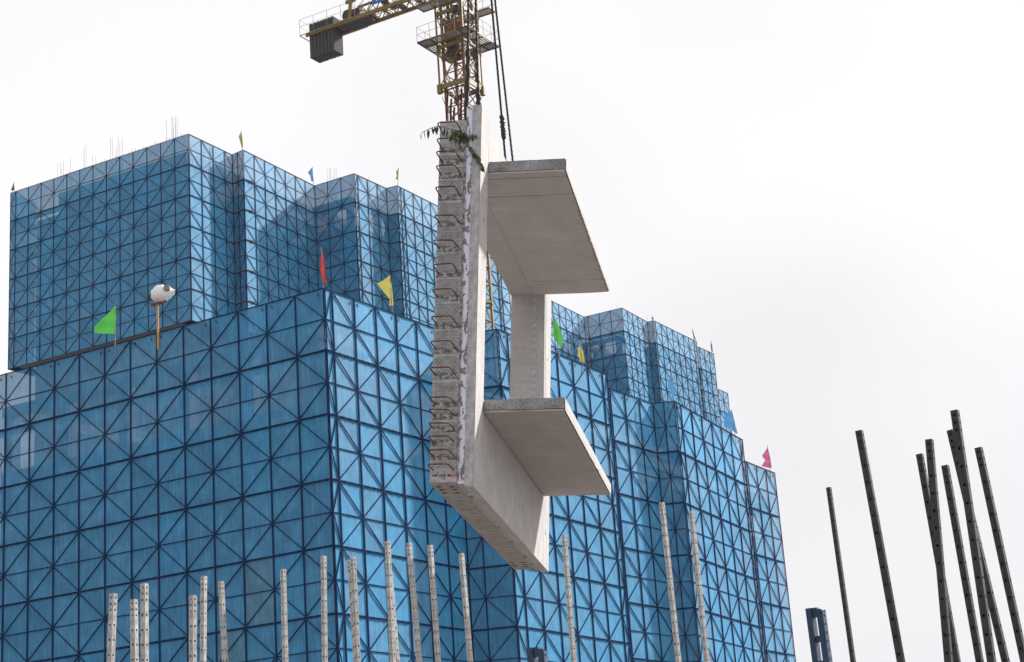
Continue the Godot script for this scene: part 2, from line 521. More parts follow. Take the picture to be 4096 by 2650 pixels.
# ---------------------------------------------------------------- flags
func flag(label, base, top, outline, color, px, turn = 0.35):
	# outline in pixels of the photograph from the top of its pole, so many pixels a metre
	var f = thing("flag", label, "flag", base, "flags on the screens")
	var st = new_st()
	var up = top - base
	rope(st, [Vector3(0, -0.35, 0), up * 0.5, up], 0.014 if px > 80 else 0.02, 6)
	part("pole", st, M.crane_rail, f)
	var poly := PackedVector2Array()
	for i in outline.size():
		var a: Vector2 = outline[i] / px
		var b: Vector2 = outline[(i + 1) % outline.size()] / px
		for k in 5:
			poly.append(a.lerp(b, k / 5.0))
	var pts := PackedVector2Array(poly)
	var lo = Vector2(1e9, 1e9); var hi = Vector2(-1e9, -1e9)
	for p in poly:
		lo = lo.min(p); hi = hi.max(p)
	for i in range(1, 9):
		for j in range(1, 11):
			var p = Vector2(lerpf(lo.x, hi.x, i / 9.0), lerpf(lo.y, hi.y, j / 11.0))
			if Geometry2D.is_point_in_polygon(p, poly):
				pts.append(p)
	var tri = Geometry2D.triangulate_delaunay(pts)
	var across = RIGHT.rotated(Vector3.UP, turn) / cos(turn)
	var out = Vector3.UP.cross(RIGHT)
	var size = max(hi.x - lo.x, 0.2)
	st = SurfaceTool.new()
	st.begin(Mesh.PRIMITIVE_TRIANGLES)
	st.set_smooth_group(0)
	var ph = base.x * 3.1
	for i in range(0, tri.size(), 3):
		var c = (pts[tri[i]] + pts[tri[i + 1]] + pts[tri[i + 2]]) / 3.0
		if not Geometry2D.is_point_in_polygon(c, poly):
			continue
		var order = [0, 1, 2] if (pts[tri[i + 1]] - pts[tri[i]]).cross(pts[tri[i + 2]] - pts[tri[i]]) > 0.0 else [0, 2, 1]
		for k in order:
			var p = pts[tri[i + k]]
			var far = absf(p.x) / size
			var wave = 0.09 * size * sin(p.x / size * 7.0 + p.y / size * 2.2 + ph) * (0.25 + far) + 0.03 * size * sin(p.y / size * 9.0 + ph)
			st.add_vertex(up + across * p.x + Vector3(0, -p.y, 0) + out * wave)
	part("cloth", st, M["flag_" + color], f)

func V(x, y):
	return Vector2(x, y)

func flags():
	flag("bright green flag flying left of the white wrapped lamp", Vector3(-39.74, 19.31, -42.5), Vector3(-39.72, 20.67, -42.5), [V(0, 14), V(4, 60), V(-4, 131), V(-76, 129), V(-74, 104), V(-46, 66)], "green", 119.0)
	flag("red flag hanging limp at the corner of the nearest screen", Vector3(-31.37, 19.31, -42.72), Vector3(-31.39, 20.68, -42.72), [V(0, 10), V(11, 60), V(11, 120), V(17, 160), V(-2, 140), V(-9, 100), V(-5, 55)], "red", 129.0)
	flag("large yellow flag between the red flag and the hanging panel", Vector3(-31.32, 19.31, -46.37), Vector3(-31.34, 20.68, -46.35), [V(0, 4), V(6, 52), V(9, 130), V(-8, 132), V(-6, 104), V(-51, 42)], "yellow", 123.0)
	flag("green flag drooping just right of the hanging panel's far pier", Vector3(-29.44, 19.31, -53.96), Vector3(-29.52, 20.64, -53.91), [V(0, 3), V(14, 32), V(29, 86), V(27, 112), V(21, 136), V(4, 112), V(-10, 84)], "green", 113.0)
	flag("yellow flag drooping between the green flag and the far tower", Vector3(-29.62, 19.31, -56.02), Vector3(-29.67, 20.12, -56.01), [V(0, 2), V(11, 42), V(14, 84), V(-7, 80), V(-7, 61), V(-14, 59), V(-6, 20)], "yellow", 110.0)
	flag("blue flag hanging folded at the inner step of the nearest screen", Vector3(-28.82, 18.81, -61.66), Vector3(-28.77, 20.12, -61.68), [V(0, 4), V(4, 50), V(9, 100), V(-3, 130), V(-9, 120), V(-19, 66)], "blue", 103.0)
	flag("broad blue flag spread against the sky near the pink flag", Vector3(-29.45, 18.80, -68.87), Vector3(-29.49, 19.93, -68.85), [V(0, 3), V(8, 52), V(15, 100), V(-10, 84), V(-37, 66), V(-32, 14), V(-16, 12)], "blue", 94.0)
	flag("pink flag at the far lower end of the nearest screen", Vector3(-29.60, 17.87, -72.61), Vector3(-29.59, 19.02, -72.62), [V(0, 8), V(6, 50), V(9, 90), V(-12, 91), V(-33, 83), V(-16, 60), V(-27, 42)], "pink", 90.0)
	flag("small dark green flag on the far left corner of the tall tower", Vector3(-84.31, 47.6, -80.62), Vector3(-84.35, 48.25, -80.58), [V(0, 2), V(4, 32), V(-5, 38), V(-10, 33)], "dark_green", 58.0)
	flag("thin faded yellow flag on the tall tower nearest its left roof corner", Vector3(-68.33, 47.6, -84.89), Vector3(-68.38, 48.89, -84.85), [V(0, 0), V(4, 30), V(6, 70), V(0, 68), V(-10, 24)], "pale_yellow", 61.0)
	flag("small blue flag above the inner corner of the tall tower", Vector3(-68.71, 47.6, -92.88), Vector3(-68.74, 49.0, -92.86), [V(0, 1), V(2, 34), V(4, 62), V(-6, 61), V(-9, 40), V(-17, 26)], "blue", 58.0)
	flag("small faded yellow flag close left of the hanging panel", Vector3(-64.27, 47.6, -96.54), Vector3(-64.17, 48.89, -96.61), [V(0, 2), V(-1, 26), V(-3, 50), V(-15, 53), V(-8, 36), V(-11, 20)], "pale_yellow", 58.0)
	flag("tiny dark green flag on the corner of the farthest tower", Vector3(-65.57, 47.55, -137.67), Vector3(-65.54, 48.02, -137.69), [V(0, 0), V(6, 14), V(-5, 14)], "dark_green", 45.0)
	flag("narrow dark red flag at the stepped roof edge of the farthest tower", Vector3(-65.50, 47.6, -145.97), Vector3(-65.54, 48.76, -145.95), [V(0, 1), V(4, 24), V(10, 50), V(4, 46), V(-2, 16)], "dark_red", 43.0)
	flag("narrow dark green flag at the outer end of the farthest tower", Vector3(-65.35, 47.1, -149.37), Vector3(-65.32, 48.29, -149.38), [V(0, 0), V(3, 22), V(3, 48), V(-3, 47), V(-4, 22)], "dark_green", 43.0)

# ---------------------------------------------------------------- lamp wrapped in film
func wrapped_lamp():
	var base = Vector3(-37.99, 19.31, -42.62)
	var o = thing("site_lamp", "floodlight wrapped in white plastic on a yellow post above the nearest screen", "floodlight", base)
	var st = new_st()
	rope(st, [Vector3(0, -0.6, 0), Vector3(0, 0.95, 0)], 0.036, 10)
	part("post", st, M.yellow_post, o)
	st = new_st()
	bar(st, RIGHT * -0.22 + Vector3(0, 0.93, 0), RIGHT * 0.18 + Vector3(0, 0.985, 0), 0.05, 0.16, Vector3.UP)
	bar(st, RIGHT * 0.18 + Vector3(0, 0.985, 0), RIGHT * 0.32 + Vector3(0, 1.10, 0), 0.04, 0.14, Vector3.UP)
	part("bracket", st, M.crane_rusty, o)
	# the bag: a lumpy ellipsoid with creases
	var n: FastNoiseLite = noise(2.2, 71, 3)
	st = SurfaceTool.new()
	st.begin(Mesh.PRIMITIVE_TRIANGLES)
	st.set_smooth_group(0)
	var rings = []
	var ctr = RIGHT * 0.165 + Vector3(0, 1.29, 0)
	var ax = (RIGHT * 1.0 + Vector3(0, 0.12, 0)).normalized()
	var dep = RIGHT.cross(Vector3.UP).normalized()
	var upv = dep.cross(ax).normalized()
	if upv.y < 0:
		upv = -upv
	for i in 21:
		var s = i / 20.0
		var r = 0.30 * pow(sin(PI * clampf(0.06 + s * 0.90, 0, 1)), 0.55) * (1.06 - 0.5 * s * s)
		var ring = []
		for k in 28:
			var an = TAU * k / 28
			var q = ax * ((s - 0.47) * 0.76) + (upv * cos(an) * (1.06 if cos(an) > 0 else 1.0) + dep * sin(an)) * r
			q *= 1.0 + 0.07 * n.get_noise_3dv(q * 3.0) + 0.02 * sin(s * 38.0 + an)
			ring.append(ctr + q)
		rings.append(ring)
	for i in 20:
		for k in 28:
			var m = (k + 1) % 28
			quad(st, rings[i][k], rings[i][m], rings[i + 1][m], rings[i + 1][k])
	part("plastic_bag", st, M.film, o)
	st = new_st()
	rope(st, [ctr - ax * 0.30 + Vector3(0, 0.02, 0), ctr - ax * 0.46 - Vector3(0, 0.01, 0), ctr - ax * 0.47 - Vector3(0, 0.2, 0)], [0.10, 0.06, 0.02], 9)
	part("loose_tail", st, M.ballast, o)
	st = new_st()
	var c2 = ctr + ax * 0.20 + upv * 0.09 - dep * -0.20
	rope(st, [c2, c2 + dep * 0.10], [0.115, 0.10], 16)
	part("lamp_glass", st, M.crane_deck, o)

# ---------------------------------------------------------------- the hanging wall panel
func ring_mesh(x0, x1, z0, z1, y0, y1, hz0, hz1, hy0, hy1):
	# a wall leaf with a window hole; z runs from near (0) to far (negative)
	var st = new_st()
	for x in [x0, x1]:
		quad(st, Vector3(x, y0, z0), Vector3(x, y0, z1), Vector3(x, hy0, z1), Vector3(x, hy0, z0))
		quad(st, Vector3(x, hy1, z0), Vector3(x, hy1, z1), Vector3(x, y1, z1), Vector3(x, y1, z0))
		quad(st, Vector3(x, hy0, z0), Vector3(x, hy0, hz0), Vector3(x, hy1, hz0), Vector3(x, hy1, z0))
		quad(st, Vector3(x, hy0, hz1), Vector3(x, hy0, z1), Vector3(x, hy1, z1), Vector3(x, hy1, hz1))
	for r in [[z0, z1, y0, y1], [hz0, hz1, hy0, hy1]]:
		for z in [r[0], r[1]]:
			quad(st, Vector3(x0, r[2], z), Vector3(x1, r[2], z), Vector3(x1, r[3], z), Vector3(x0, r[3], z))
		for y in [r[2], r[3]]:
			quad(st, Vector3(x0, y, r[0]), Vector3(x1, y, r[0]), Vector3(x1, y, r[1]), Vector3(x0, y, r[1]))
	return st

func rough_slab(lo, hi, seed_, amp, skip_wall = false):
	# a slab whose arrises are chipped: a box of small faces, pushed in along its edges
	var n: FastNoiseLite = noise(6.0, seed_, 3)
	var chip: FastNoiseLite = noise(2.3, seed_ + 5, 2)
	var st = new_st()
	var size = hi - lo
	var cells = [max(2, int(size.x / 0.05)), max(2, int(size.y / 0.025)), max(2, int(size.z / 0.05))]
	var bend = func(p):
		var q = p
		var near = 0
		for k in 3:
			if p[k] <= lo[k] + 0.001 or p[k] >= hi[k] - 0.001:
				near += 1
		if near >= 2:
			var e = amp * (0.5 + 0.5 * n.get_noise_3dv(p)) + amp * 4.0 * max(0.0, chip.get_noise_3dv(p) - 0.25)
			for k in 3:
				if p[k] <= lo[k] + 0.001:
					q[k] += e
				elif p[k] >= hi[k] - 0.001:
					q[k] -= e
		return q
	for axis in 3:
		var a = (axis + 1) % 3
		var b = (axis + 2) % 3
		for end in [lo[axis], hi[axis]]:
			for i in cells[a]:
				for j in cells[b]:
					var c = []
					for k in [[0, 0], [1, 0], [1, 1], [0, 1]]:
						var p = Vector3.ZERO
						p[axis] = end
						p[a] = lerpf(lo[a], hi[a], float(i + k[0]) / cells[a])
						p[b] = lerpf(lo[b], hi[b], float(j + k[1]) / cells[b])
						c.append(bend.call(p))
					if end == hi[axis]:
						quad(st, c[3], c[2], c[1], c[0])
					else:
						quad(st, c[0], c[1], c[2], c[3])
	return st

func precast():
	var L = 3.842
	var T = 0.3214
	var s1 = 0.335
	var s2 = 3.44
	var o = thing("wall_panel", "precast concrete wall panel with window hole and two ledges, hanging from wire ropes", "wall panel", Vector3(-6.748, 4.3227, -10.9147))
	o.basis = Basis(Vector3(0.92418, -0.08111, -0.37326), Vector3(0.07083, 0.99664, -0.04122), Vector3(0.37534, 0.01166, 0.92681)).orthonormalized()
	part("inner_leaf", ring_mesh(-T, -0.1153, 0.0, -L, 0.033, 2.879, -s1, -s2, 0.745, 2.566), M.soffit, o)
	part("insulation", ring_mesh(-0.1150, -0.0681, -0.003, -L + 0.003, 0.026, 2.994, -s1 + 0.035, -s2 - 0.035, 0.71, 2.60), M.foam, o)
	part("reveal_filler", ring_mesh(-0.1150, -0.0681, -s1 + 0.0345, -s2 - 0.0345, 0.7105, 2.5995, -s1 + 0.001, -s2 - 0.001, 0.744, 2.567), M.joint_face, o)
	part("outer_leaf", ring_mesh(-0.0678, 0.0, 0.0, -L, 0.0, 3.0, -s1, -s2, 0.745, 2.566), M.face, o)
	# lighter casting skin on the end of the outer leaf and a cover strip along its top
	var st = rough_slab(Vector3(-0.066, 0.004, 0.0005), Vector3(-0.002, 2.996, 0.006), 3, 0.0015)
	part("end_skin", st, M.joint_face, o)
	# vertical construction lines on the outer face: thin raised pours either side of a groove
	for g in [[0.0, s1 - 0.006, 0.004, 2.995], [s1 + 0.002, s2 + 0.06, 2.668, 2.995], [s1 + 0.002, s2 + 0.06, 0.004, 0.634], [s2 + 0.066, L - 0.004, 0.004, 2.995]]:
		st = new_st()
		bx(st, Vector3(0.0005, g[2], -g[1]), Vector3(0.0035, g[3], -g[0] - 0.002))
		part("facing", st, M.face, o)
	# ledges
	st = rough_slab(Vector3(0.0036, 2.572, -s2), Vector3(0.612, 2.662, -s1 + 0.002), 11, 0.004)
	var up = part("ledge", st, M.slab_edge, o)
	var cuts = [s1 + 0.001, s1 + 0.115, s1 + 0.50, s2 - 0.42, s2 - 0.03]
	for k in 4:
		st = rough_slab(Vector3(-0.10, 2.555, -cuts[k + 1] + 0.009), Vector3(0.606, 2.5715, -cuts[k]), 20 + k, 0.002)
		part("soffit_board", st, M.soffit, up)
	# mortar left along the far half of the outer arris
	var ragged = []
	var thick = []
	for i in 40:
		ragged.append(Vector3(0.606 + 0.004 * sin(i * 1.9), 2.556 + 0.003 * cos(i * 2.7), -1.25 - 2.1 * i / 39.0))
		thick.append(0.004 + 0.009 * absf(sin(i * 0.83) * sin(i * 2.1)))
	st = new_st()
	rope(st, ragged, thick, 6)
	part("mortar_bead", st, M.joint_band, up)
	st = rough_slab(Vector3(0.6125, 2.560, -s2 + 0.003), Vector3(0.618, 2.658, -s1 - 0.004), 31, 0.003)
	part("edge_skin", st, M.face, up)
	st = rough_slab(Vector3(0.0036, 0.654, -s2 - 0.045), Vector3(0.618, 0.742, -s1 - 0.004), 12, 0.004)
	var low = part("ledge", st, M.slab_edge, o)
	var lc = [s1 + 0.008, s2 - 0.35, s2 + 0.04]
	for k in 2:
		st = rough_slab(Vector3(0.004, 0.640, -lc[k + 1] + 0.003), Vector3(0.612, 0.6535, -lc[k]), 27 + k, 0.002)
		part("soffit_board", st, M.soffit, low)
	st = rough_slab(Vector3(0.6185, 0.644, -s2 - 0.040), Vector3(0.623, 0.738, -s1 - 0.010), 32, 0.003)
	part("edge_skin", st, M.face, low)
	# underside of the wall: worn bottom strip with pocket holes for the dowels
	st = rough_slab(Vector3(-T + 0.004, 0.0255, -L + 0.004), Vector3(-0.117, 0.0325, -0.004), 41, 0.002)
	part("bottom_skin", st, M.bottom, o)
	for e in [0.0, 1.0]:
		for k in 6:
			var z = -(0.10 + 0.11 * (k / 2)) if e == 0.0 else -(L - 0.42 + 0.11 * (k / 2))
			var x = -0.275 + 0.10 * (k % 2)
			st = new_st()
			rope(st, [Vector3(x, 0.0245, z), Vector3(x, 0.0262, z)], 0.022, 12)
			part("dowel_sleeve", st, M.ink, o)
	for g in [[0.02, 0.33], [0.46, 1.55], [1.66, 2.30], [2.36, 3.02], [3.12, 3.36], [3.47, 3.83]]:
		st = rough_slab(Vector3(-0.1148, 0.012, -g[1]), Vector3(-0.0682, 0.0255, -g[0]), 45 + int(g[0] * 10), 0.004)
		part("bottom_filler", st, M.soffit, o)
	# the joint face: panels of nubs between smooth bands, one band at every loop bar
	var loops = [2.774, 2.641, 2.541, 2.428, 2.251, 2.035, 1.835, 1.633, 1.444, 1.231, 1.038, 0.841, 0.625, 0.534, 0.437, 0.335, 0.23, 0.129]
	for i in loops.size() - 1:
		var y1 = loops[i] - 0.030
		var y0 = loops[i + 1] + 0.018
		if i == 0:
			continue
		st = new_st()
		bx(st, Vector3(-0.316, y0, 0.0005), Vector3(-0.128, y1, 0.005))
		var nub = part("nub_plate", st, M.joint_face, o)
		st = new_st()
		var rows = int((y1 - y0) / 0.0165)
		for r in rows:
			var y = y0 + 0.012 + r * 0.0165
			for c in 8:
				var x = -0.305 + c * 0.0235 + (0.0117 if r % 2 == 1 else 0.0)
				if x > -0.134 or y > y1 - 0.008:
					continue
				var p = [Vector3(x - 0.0065, y - 0.0065, 0.005), Vector3(x + 0.0065, y - 0.0065, 0.005), Vector3(x + 0.0065, y + 0.0065, 0.005), Vector3(x - 0.0065, y + 0.0065, 0.005)]
				var q = [Vector3(x - 0.0045, y - 0.0055, 0.017), Vector3(x + 0.0045, y - 0.0055, 0.017), Vector3(x + 0.0045, y + 0.0035, 0.017), Vector3(x - 0.0045, y + 0.0035, 0.017)]
				for k in 4:
					var m = (k + 1) % 4
					quad(st, q[k], q[m], p[m], p[k])
				quad(st, q[3], q[2], q[1], q[0])
		if rows > 0:
			part("nubs", st, M.joint_face, nub).set_meta("kind", "stuff")
		var yb = loops[i] + 0.016
		st = rough_slab(Vector3(-0.318, yb - 0.044, 0.0005), Vector3(-0.124, yb, 0.007), 60 + i, 0.003)
		part("smooth_band", st, M.joint_band, o)
	st = rough_slab(Vector3(-0.319, 2.66, 0.0005), Vector3(-0.120, 2.876, 0.006), 90, 0.003)
	part("smooth_band", st, M.joint_face, o)
	st = rough_slab(Vector3(-0.319, 0.036, 0.0005), Vector3(-0.120, 0.118, 0.005), 91, 0.002)
	part("smooth_band", st, M.joint_face, o)
	# a ragged line of grout between the joint face and the insulation
	var pts = []
	var rad = []
	for i in 60:
		pts.append(Vector3(-0.1165 + 0.004 * sin(i * 2.3), 0.05 + 2.82 * i / 59.0, 0.002))
		rad.append(0.006 + 0.004 * absf(sin(i * 1.7)) + 0.002 * sin(i * 0.31))
	st = new_st()
	rope(st, pts, rad, 6)
	part("grout_bead", st, M.joint_band, o)
	# loop bars
	for i in loops.size():
		var h = loops[i]
		var j = rng.randf_range(-0.012, 0.012)
		var d = 0.205 + rng.randf_range(-0.012, 0.012)
		var line = [Vector3(-0.297, h, -0.02), Vector3(-0.301, h + j * 0.5, d - 0.03), Vector3(-0.297, h + j * 0.6, d - 0.010), Vector3(-0.285, h + j * 0.6, d), Vector3(-0.17, h + j, d), Vector3(-0.156, h + j, d - 0.010), Vector3(-0.151, h + j, d - 0.03), Vector3(-0.147, h, -0.02)]
		st = new_st()
		rope(st, line, 0.0052, 7)
		part("loop_bar", st, M.rust, o)
	# upright bars out of the inner leaf
	for b in [[-0.279, 0.28, -0.06], [-0.249, 0.21, -0.06], [-0.223, 0.135, -0.06], [-0.168, 0.285, -0.06], [-0.27, 0.25, -1.2], [-0.16, 0.24, -1.4], [-0.26, 0.26, -2.2], [-0.16, 0.25, -3.2]]:
		st = new_st()
		rope(st, [Vector3(b[0], 2.84, b[2]), Vector3(b[0] - 0.004, 2.88 + b[1] * 0.5, b[2]), Vector3(b[0] - 0.002, 2.88 + b[1], b[2])], 0.0085, 7)
		part("starter_bar", st, M.old_bar, o)
	# cast-in lifting plate seen as a small peak over the top edge
	st = new_st()
	for z in [-0.12, -0.135]:
		for p in [Vector3(-0.085, 2.98, z), Vector3(-0.055, 3.035, z), Vector3(-0.02, 2.99, z)]:
			st.add_vertex(p)
	quad(st, Vector3(-0.085, 2.98, -0.12), Vector3(-0.055, 3.035, -0.12), Vector3(-0.055, 3.035, -0.135), Vector3(-0.085, 2.98, -0.135))
	quad(st, Vector3(-0.055, 3.035, -0.12), Vector3(-0.02, 2.99, -0.12), Vector3(-0.02, 2.99, -0.135), Vector3(-0.055, 3.035, -0.135))
	part("lifting_lug", st, M.joint_face, o)
	# form-tie holes and blowholes on the piers
	for p in [[-0.175, 2.12, 0.020], [-0.20, 1.82, 0.017], [-3.62, 1.98, 0.012], [-3.66, 1.55, 0.012], [-3.60, 0.33, 0.028], [-0.06, 1.25, 0.006], [-0.24, 2.30, 0.007], [-3.70, 1.36, 0.007], [-0.12, 0.40, 0.006]]:
		st = new_st()
		rope(st, [Vector3(0.0030, p[1], p[0]), Vector3(0.0048, p[1], p[0])], p[2], 12)
		part("tie_hole", st, M.joint_band if p[2] > 0.015 else M.ink, o)
	st = new_st()
	rope(st, [Vector3(-0.235, 1.21, -s2 + 0.0015), Vector3(-0.235, 1.21, -s2 - 0.02)], 0.012, 12)
	part("tie_hole", st, M.ink, o)
	lettering(o)
	return o

func lettering(o):
	# the mark written by hand on the end of the wall: WV 1002 4#, a smaller 3 below, a pink smudge
	var strokes = [[[0, 8], [2, 2], [5, 7], [8, 2], [10, 9]], [[11, 8], [14, 1], [20, 14]], [[14, 1], [15, 9]], [[24, 1], [25, 9]], [[30, 2], [28, 5], [29, 8], [32, 7], [33, 4], [30, 2]], [[37, 2], [35, 5], [36, 8], [39, 7], [40, 4], [37, 2]], [[42, 7], [45, 9], [46, 6], [42, 1], [47, 1]], [[56, 10], [53, 4], [58, 4]], [[57, 8], [56, 0]], [[60, 9], [60, 1]], [[63, 9], [62, 1]], [[58, 6], [65, 6]], [[59, 3], [65, 3]], [[20, -3], [21, -3]], [[27, -2], [31, -2]], [[36, -2], [38, -3]], [[42, -2], [44, -3], [43, -5], [45, -7], [42, -8]]]
	var st = new_st()
	for s in strokes:
		for i in s.size() - 1:
			var a = Vector3(-0.302 + s[i][0] * 0.0021, 0.076 + s[i][1] * 0.0022, 0.0062)
			var b = Vector3(-0.302 + s[i + 1][0] * 0.0021, 0.076 + s[i + 1][1] * 0.0022, 0.0062)
			bar(st, a, b, 0.0032, 0.002, Vector3(0, 0, 1).cross(b - a))
	part("lettering", st, M.ink, o)
	st = new_st()
	for i in 14:
		var x = -0.170 + 0.0032 * i
		bar(st, Vector3(x, 0.073 + 0.003 * (i % 3), 0.0058), Vector3(x + 0.004, 0.098 - 0.003 * (i % 4), 0.0058), 0.0036, 0.0012, Vector3(1, 0, 0))
	part("pink_mark", st, M.pink_ink, o)

func ropes(panel):
	var X = panel.transform
	var lines = [
		["black wire rope at the near left end of the hanging panel, leftmost of four", [Vector3(-0.178, 2.86, -0.28), Vector3(-0.176, 3.14, -0.29), Vector3(-0.172, 3.35, -0.30), Vector3(-0.182, 4.06, -0.30), Vector3(-0.32, 6.2, -0.32), Vector3(-0.55, 9.2, -0.34)]],
		["black wire rope second from left, beside the panel's top corner", [Vector3(-0.072, 2.98, -0.28), Vector3(-0.078, 3.14, -0.30), Vector3(-0.094, 3.44, -0.30), Vector3(-0.122, 4.05, -0.30), Vector3(-0.28, 6.2, -0.32), Vector3(-0.53, 9.2, -0.34)]],
		["black wire rope third from left, with a frayed grip above the upper ledge", [Vector3(-0.235, 2.86, -2.86), Vector3(-0.30, 3.7, -2.87), Vector3(-0.465, 5.35, -2.88), Vector3(-0.64, 7.4, -2.9), Vector3(-0.80, 9.3, -2.92)]],
		["black wire rope farthest right of the four lifting the panel", [Vector3(-0.16, 2.86, -2.90), Vector3(-0.235, 3.7, -2.9), Vector3(-0.432, 5.35, -2.9), Vector3(-0.62, 7.4, -2.92), Vector3(-0.79, 9.3, -2.93)]]]
	for i in 4:
		var pts = []
		for p in lines[i][1]:
			pts.append(X * p)
		var o = thing("lifting_rope", lines[i][0], "wire rope", Vector3.ZERO, "ropes lifting the wall panel")
		# laid strands
		for s in 3:
			var st = new_st()
			var fine = []
			for k in pts.size() - 1:
				var n = int((pts[k + 1] - pts[k]).length() / 0.035) + 1
				for j in n:
					var p = pts[k].lerp(pts[k + 1], float(j) / n)
					var an = p.y * 40.0 + TAU * s / 3.0
					fine.append(p + Vector3(cos(an), 0, sin(an)) * 0.0045)
			rope(st, fine, 0.0076, 5)
			part("strand", st, M.wire, o)
		# lashed grip
		var grips = [[3.03, 3.62, 0.019], [2.98, 3.22, 0.020], [3.93, 4.17, 0.02], [0, 0, 0]][i]
		if grips[2] > 0.0:
			var st = new_st()
			var line = []
			var rad = []
			var loc = []
			for k in 16:
				var y = lerpf(grips[0], grips[1], k / 15.0)
				var q = lines[i][1]
				var c = q[0]
				for e in q.size() - 1:
					if y >= q[e].y and y <= q[e + 1].y:
						c = q[e].lerp(q[e + 1], (y - q[e].y) / (q[e + 1].y - q[e].y))
				line.append(X * c + Vector3(0.004 * sin(k * 2.1), 0, 0.004 * cos(k * 1.7)))
				rad.append(grips[2] * (0.8 + 0.35 * absf(sin(k * 1.3))))
			rope(st, line, rad, 8)
			part("grip", st, M.wire, o)
			if i == 2:
				for k in 6:
					st = new_st()
					var e = line[2 + k * 2]
					bar(st, e, e + RIGHT * rng.randf_range(0.02, 0.034) + Vector3(0, rng.randf_range(-0.005, 0.02), 0), 0.008, 0.004, Vector3.UP)
					part("frayed_end", st, M.wire, o)
	# the spreader beam and hook the ropes hang from, above the picture
	var sb = thing("spreader_beam", "yellow steel spreader beam holding the ropes above the hanging panel", "lifting beam", Vector3.ZERO)
	var a = X * Vector3(-0.54, 9.2, 0.2)
	var b = X * Vector3(-0.80, 9.3, -3.6)
	var st = new_st()
	bar(st, a, b, 0.18, 0.24)
	part("beam", st, M.crane, sb)
	st = new_st()
	var mid = (a + b) * 0.5
	for p in [a, b]:
		rope(st, [p, mid + Vector3(0, 3.0, 0)], 0.012, 6)
	part("sling", st, M.wire, sb)
	st = new_st()
	rope(st, [mid + Vector3(0, 3.0, 0), mid + Vector3(0, 3.3, 0), mid + Vector3(0, 3.8, 0)], [0.06, 0.2, 0.14], 10)
	rope(st, [mid + Vector3(0, 3.8, 0), mid + Vector3(0, 45.0, 0)], 0.012, 6)
	part("hook_block", st, M.crane_dark, sb)

func vine(panel):
	var X = panel.transform
	var o = thing("vine_sprig", "green leafy vine sprig caught on the top of the hanging panel", "vine", Vector3.ZERO)
	var stems = [
		[Vector3(-0.30, 3.06, 0.05), Vector3(-0.27, 2.98, 0.05), Vector3(-0.24, 2.93, 0.05), Vector3(-0.20, 2.87, 0.04), Vector3(-0.16, 2.80, 0.03)],
		[Vector3(-0.43, 2.72, 0.16), Vector3(-0.36, 2.76, 0.15), Vector3(-0.31, 2.79, 0.12), Vector3(-0.24, 2.78, 0.08), Vector3(-0.17, 2.77, 0.05), Vector3(-0.10, 2.74, 0.03), Vector3(-0.035, 2.745, 0.02)],
		[Vector3(-0.13, 2.79, 0.03), Vector3(-0.10, 2.68, 0.03), Vector3(-0.05, 2.60, 0.03), Vector3(0.0, 2.55, 0.03), Vector3(0.012, 2.47, 0.03)]]
	for s in stems:
		var pts = []
		for p in s:
			pts.append(X * p)
		var st = new_st()
		rope(st, pts, 0.0028, 5)
		part("stem", st, M.stem, o)
	var lobe = func(at, dir, len, wid, roll):
		var st := SurfaceTool.new()
		st.begin(Mesh.PRIMITIVE_TRIANGLES)
		st.set_smooth_group(0)
		var side = dir.cross(Vector3(0.3, 0.1, 1.0).rotated(Vector3.UP, roll)).normalized()
		var nor = side.cross(dir)
		var rows = []
		for k in 6:
			var t = k / 5.0
			var w = wid * sin(PI * pow(t, 0.75)) * 0.5 + 0.0004
			var c = at + dir * len * t + nor * (-0.25 * len * t * t)
			rows.append([c - side * w + nor * w * 0.3, c, c + side * w + nor * w * 0.3])
		for k in 5:
			for j in 2:
				quad(st, rows[k][j], rows[k][j + 1], rows[k + 1][j + 1], rows[k + 1][j])
		part("leaf", st, M.leaf, o)
	for i in 17:
		var t = i / 16.0
		var s = stems[1]
		var f = t * (s.size() - 1.001)
		var p = X * s[int(f)].lerp(s[int(f) + 1], f - int(f))
		lobe.call(p, Vector3(rng.randf_range(-0.35, 0.35), -1.0, rng.randf_range(-0.3, 0.3)).normalized(), rng.randf_range(0.045, 0.085) * (0.75 + 0.4 * sin(t * PI)), rng.randf_range(0.018, 0.03), rng.randf_range(-1.2, 1.2))
	for i in 10:
		var p = X * Vector3(-0.17 + 0.06 * rng.randf_range(-1, 1), 2.755 + rng.randf_range(-0.03, 0.03), 0.05)
		lobe.call(p, Vector3(rng.randf_range(-0.5, 0.7), -1.0, rng.randf_range(-0.3, 0.3)).normalized(), rng.randf_range(0.06, 0.10), rng.randf_range(0.022, 0.034), rng.randf_range(-1.2, 1.2))
	for i in 11:
		var t = 0.35 + 0.65 * i / 10.0
		var s = stems[2]
		var f = t * (s.size() - 1.001)
		var p = X * s[int(f)].lerp(s[int(f) + 1], f - int(f))
		lobe.call(p, Vector3(rng.randf_range(-0.3, 0.6), -1.0, rng.randf_range(-0.3, 0.3)).normalized(), rng.randf_range(0.05, 0.08), rng.randf_range(0.022, 0.034), rng.randf_range(-1.2, 1.2))

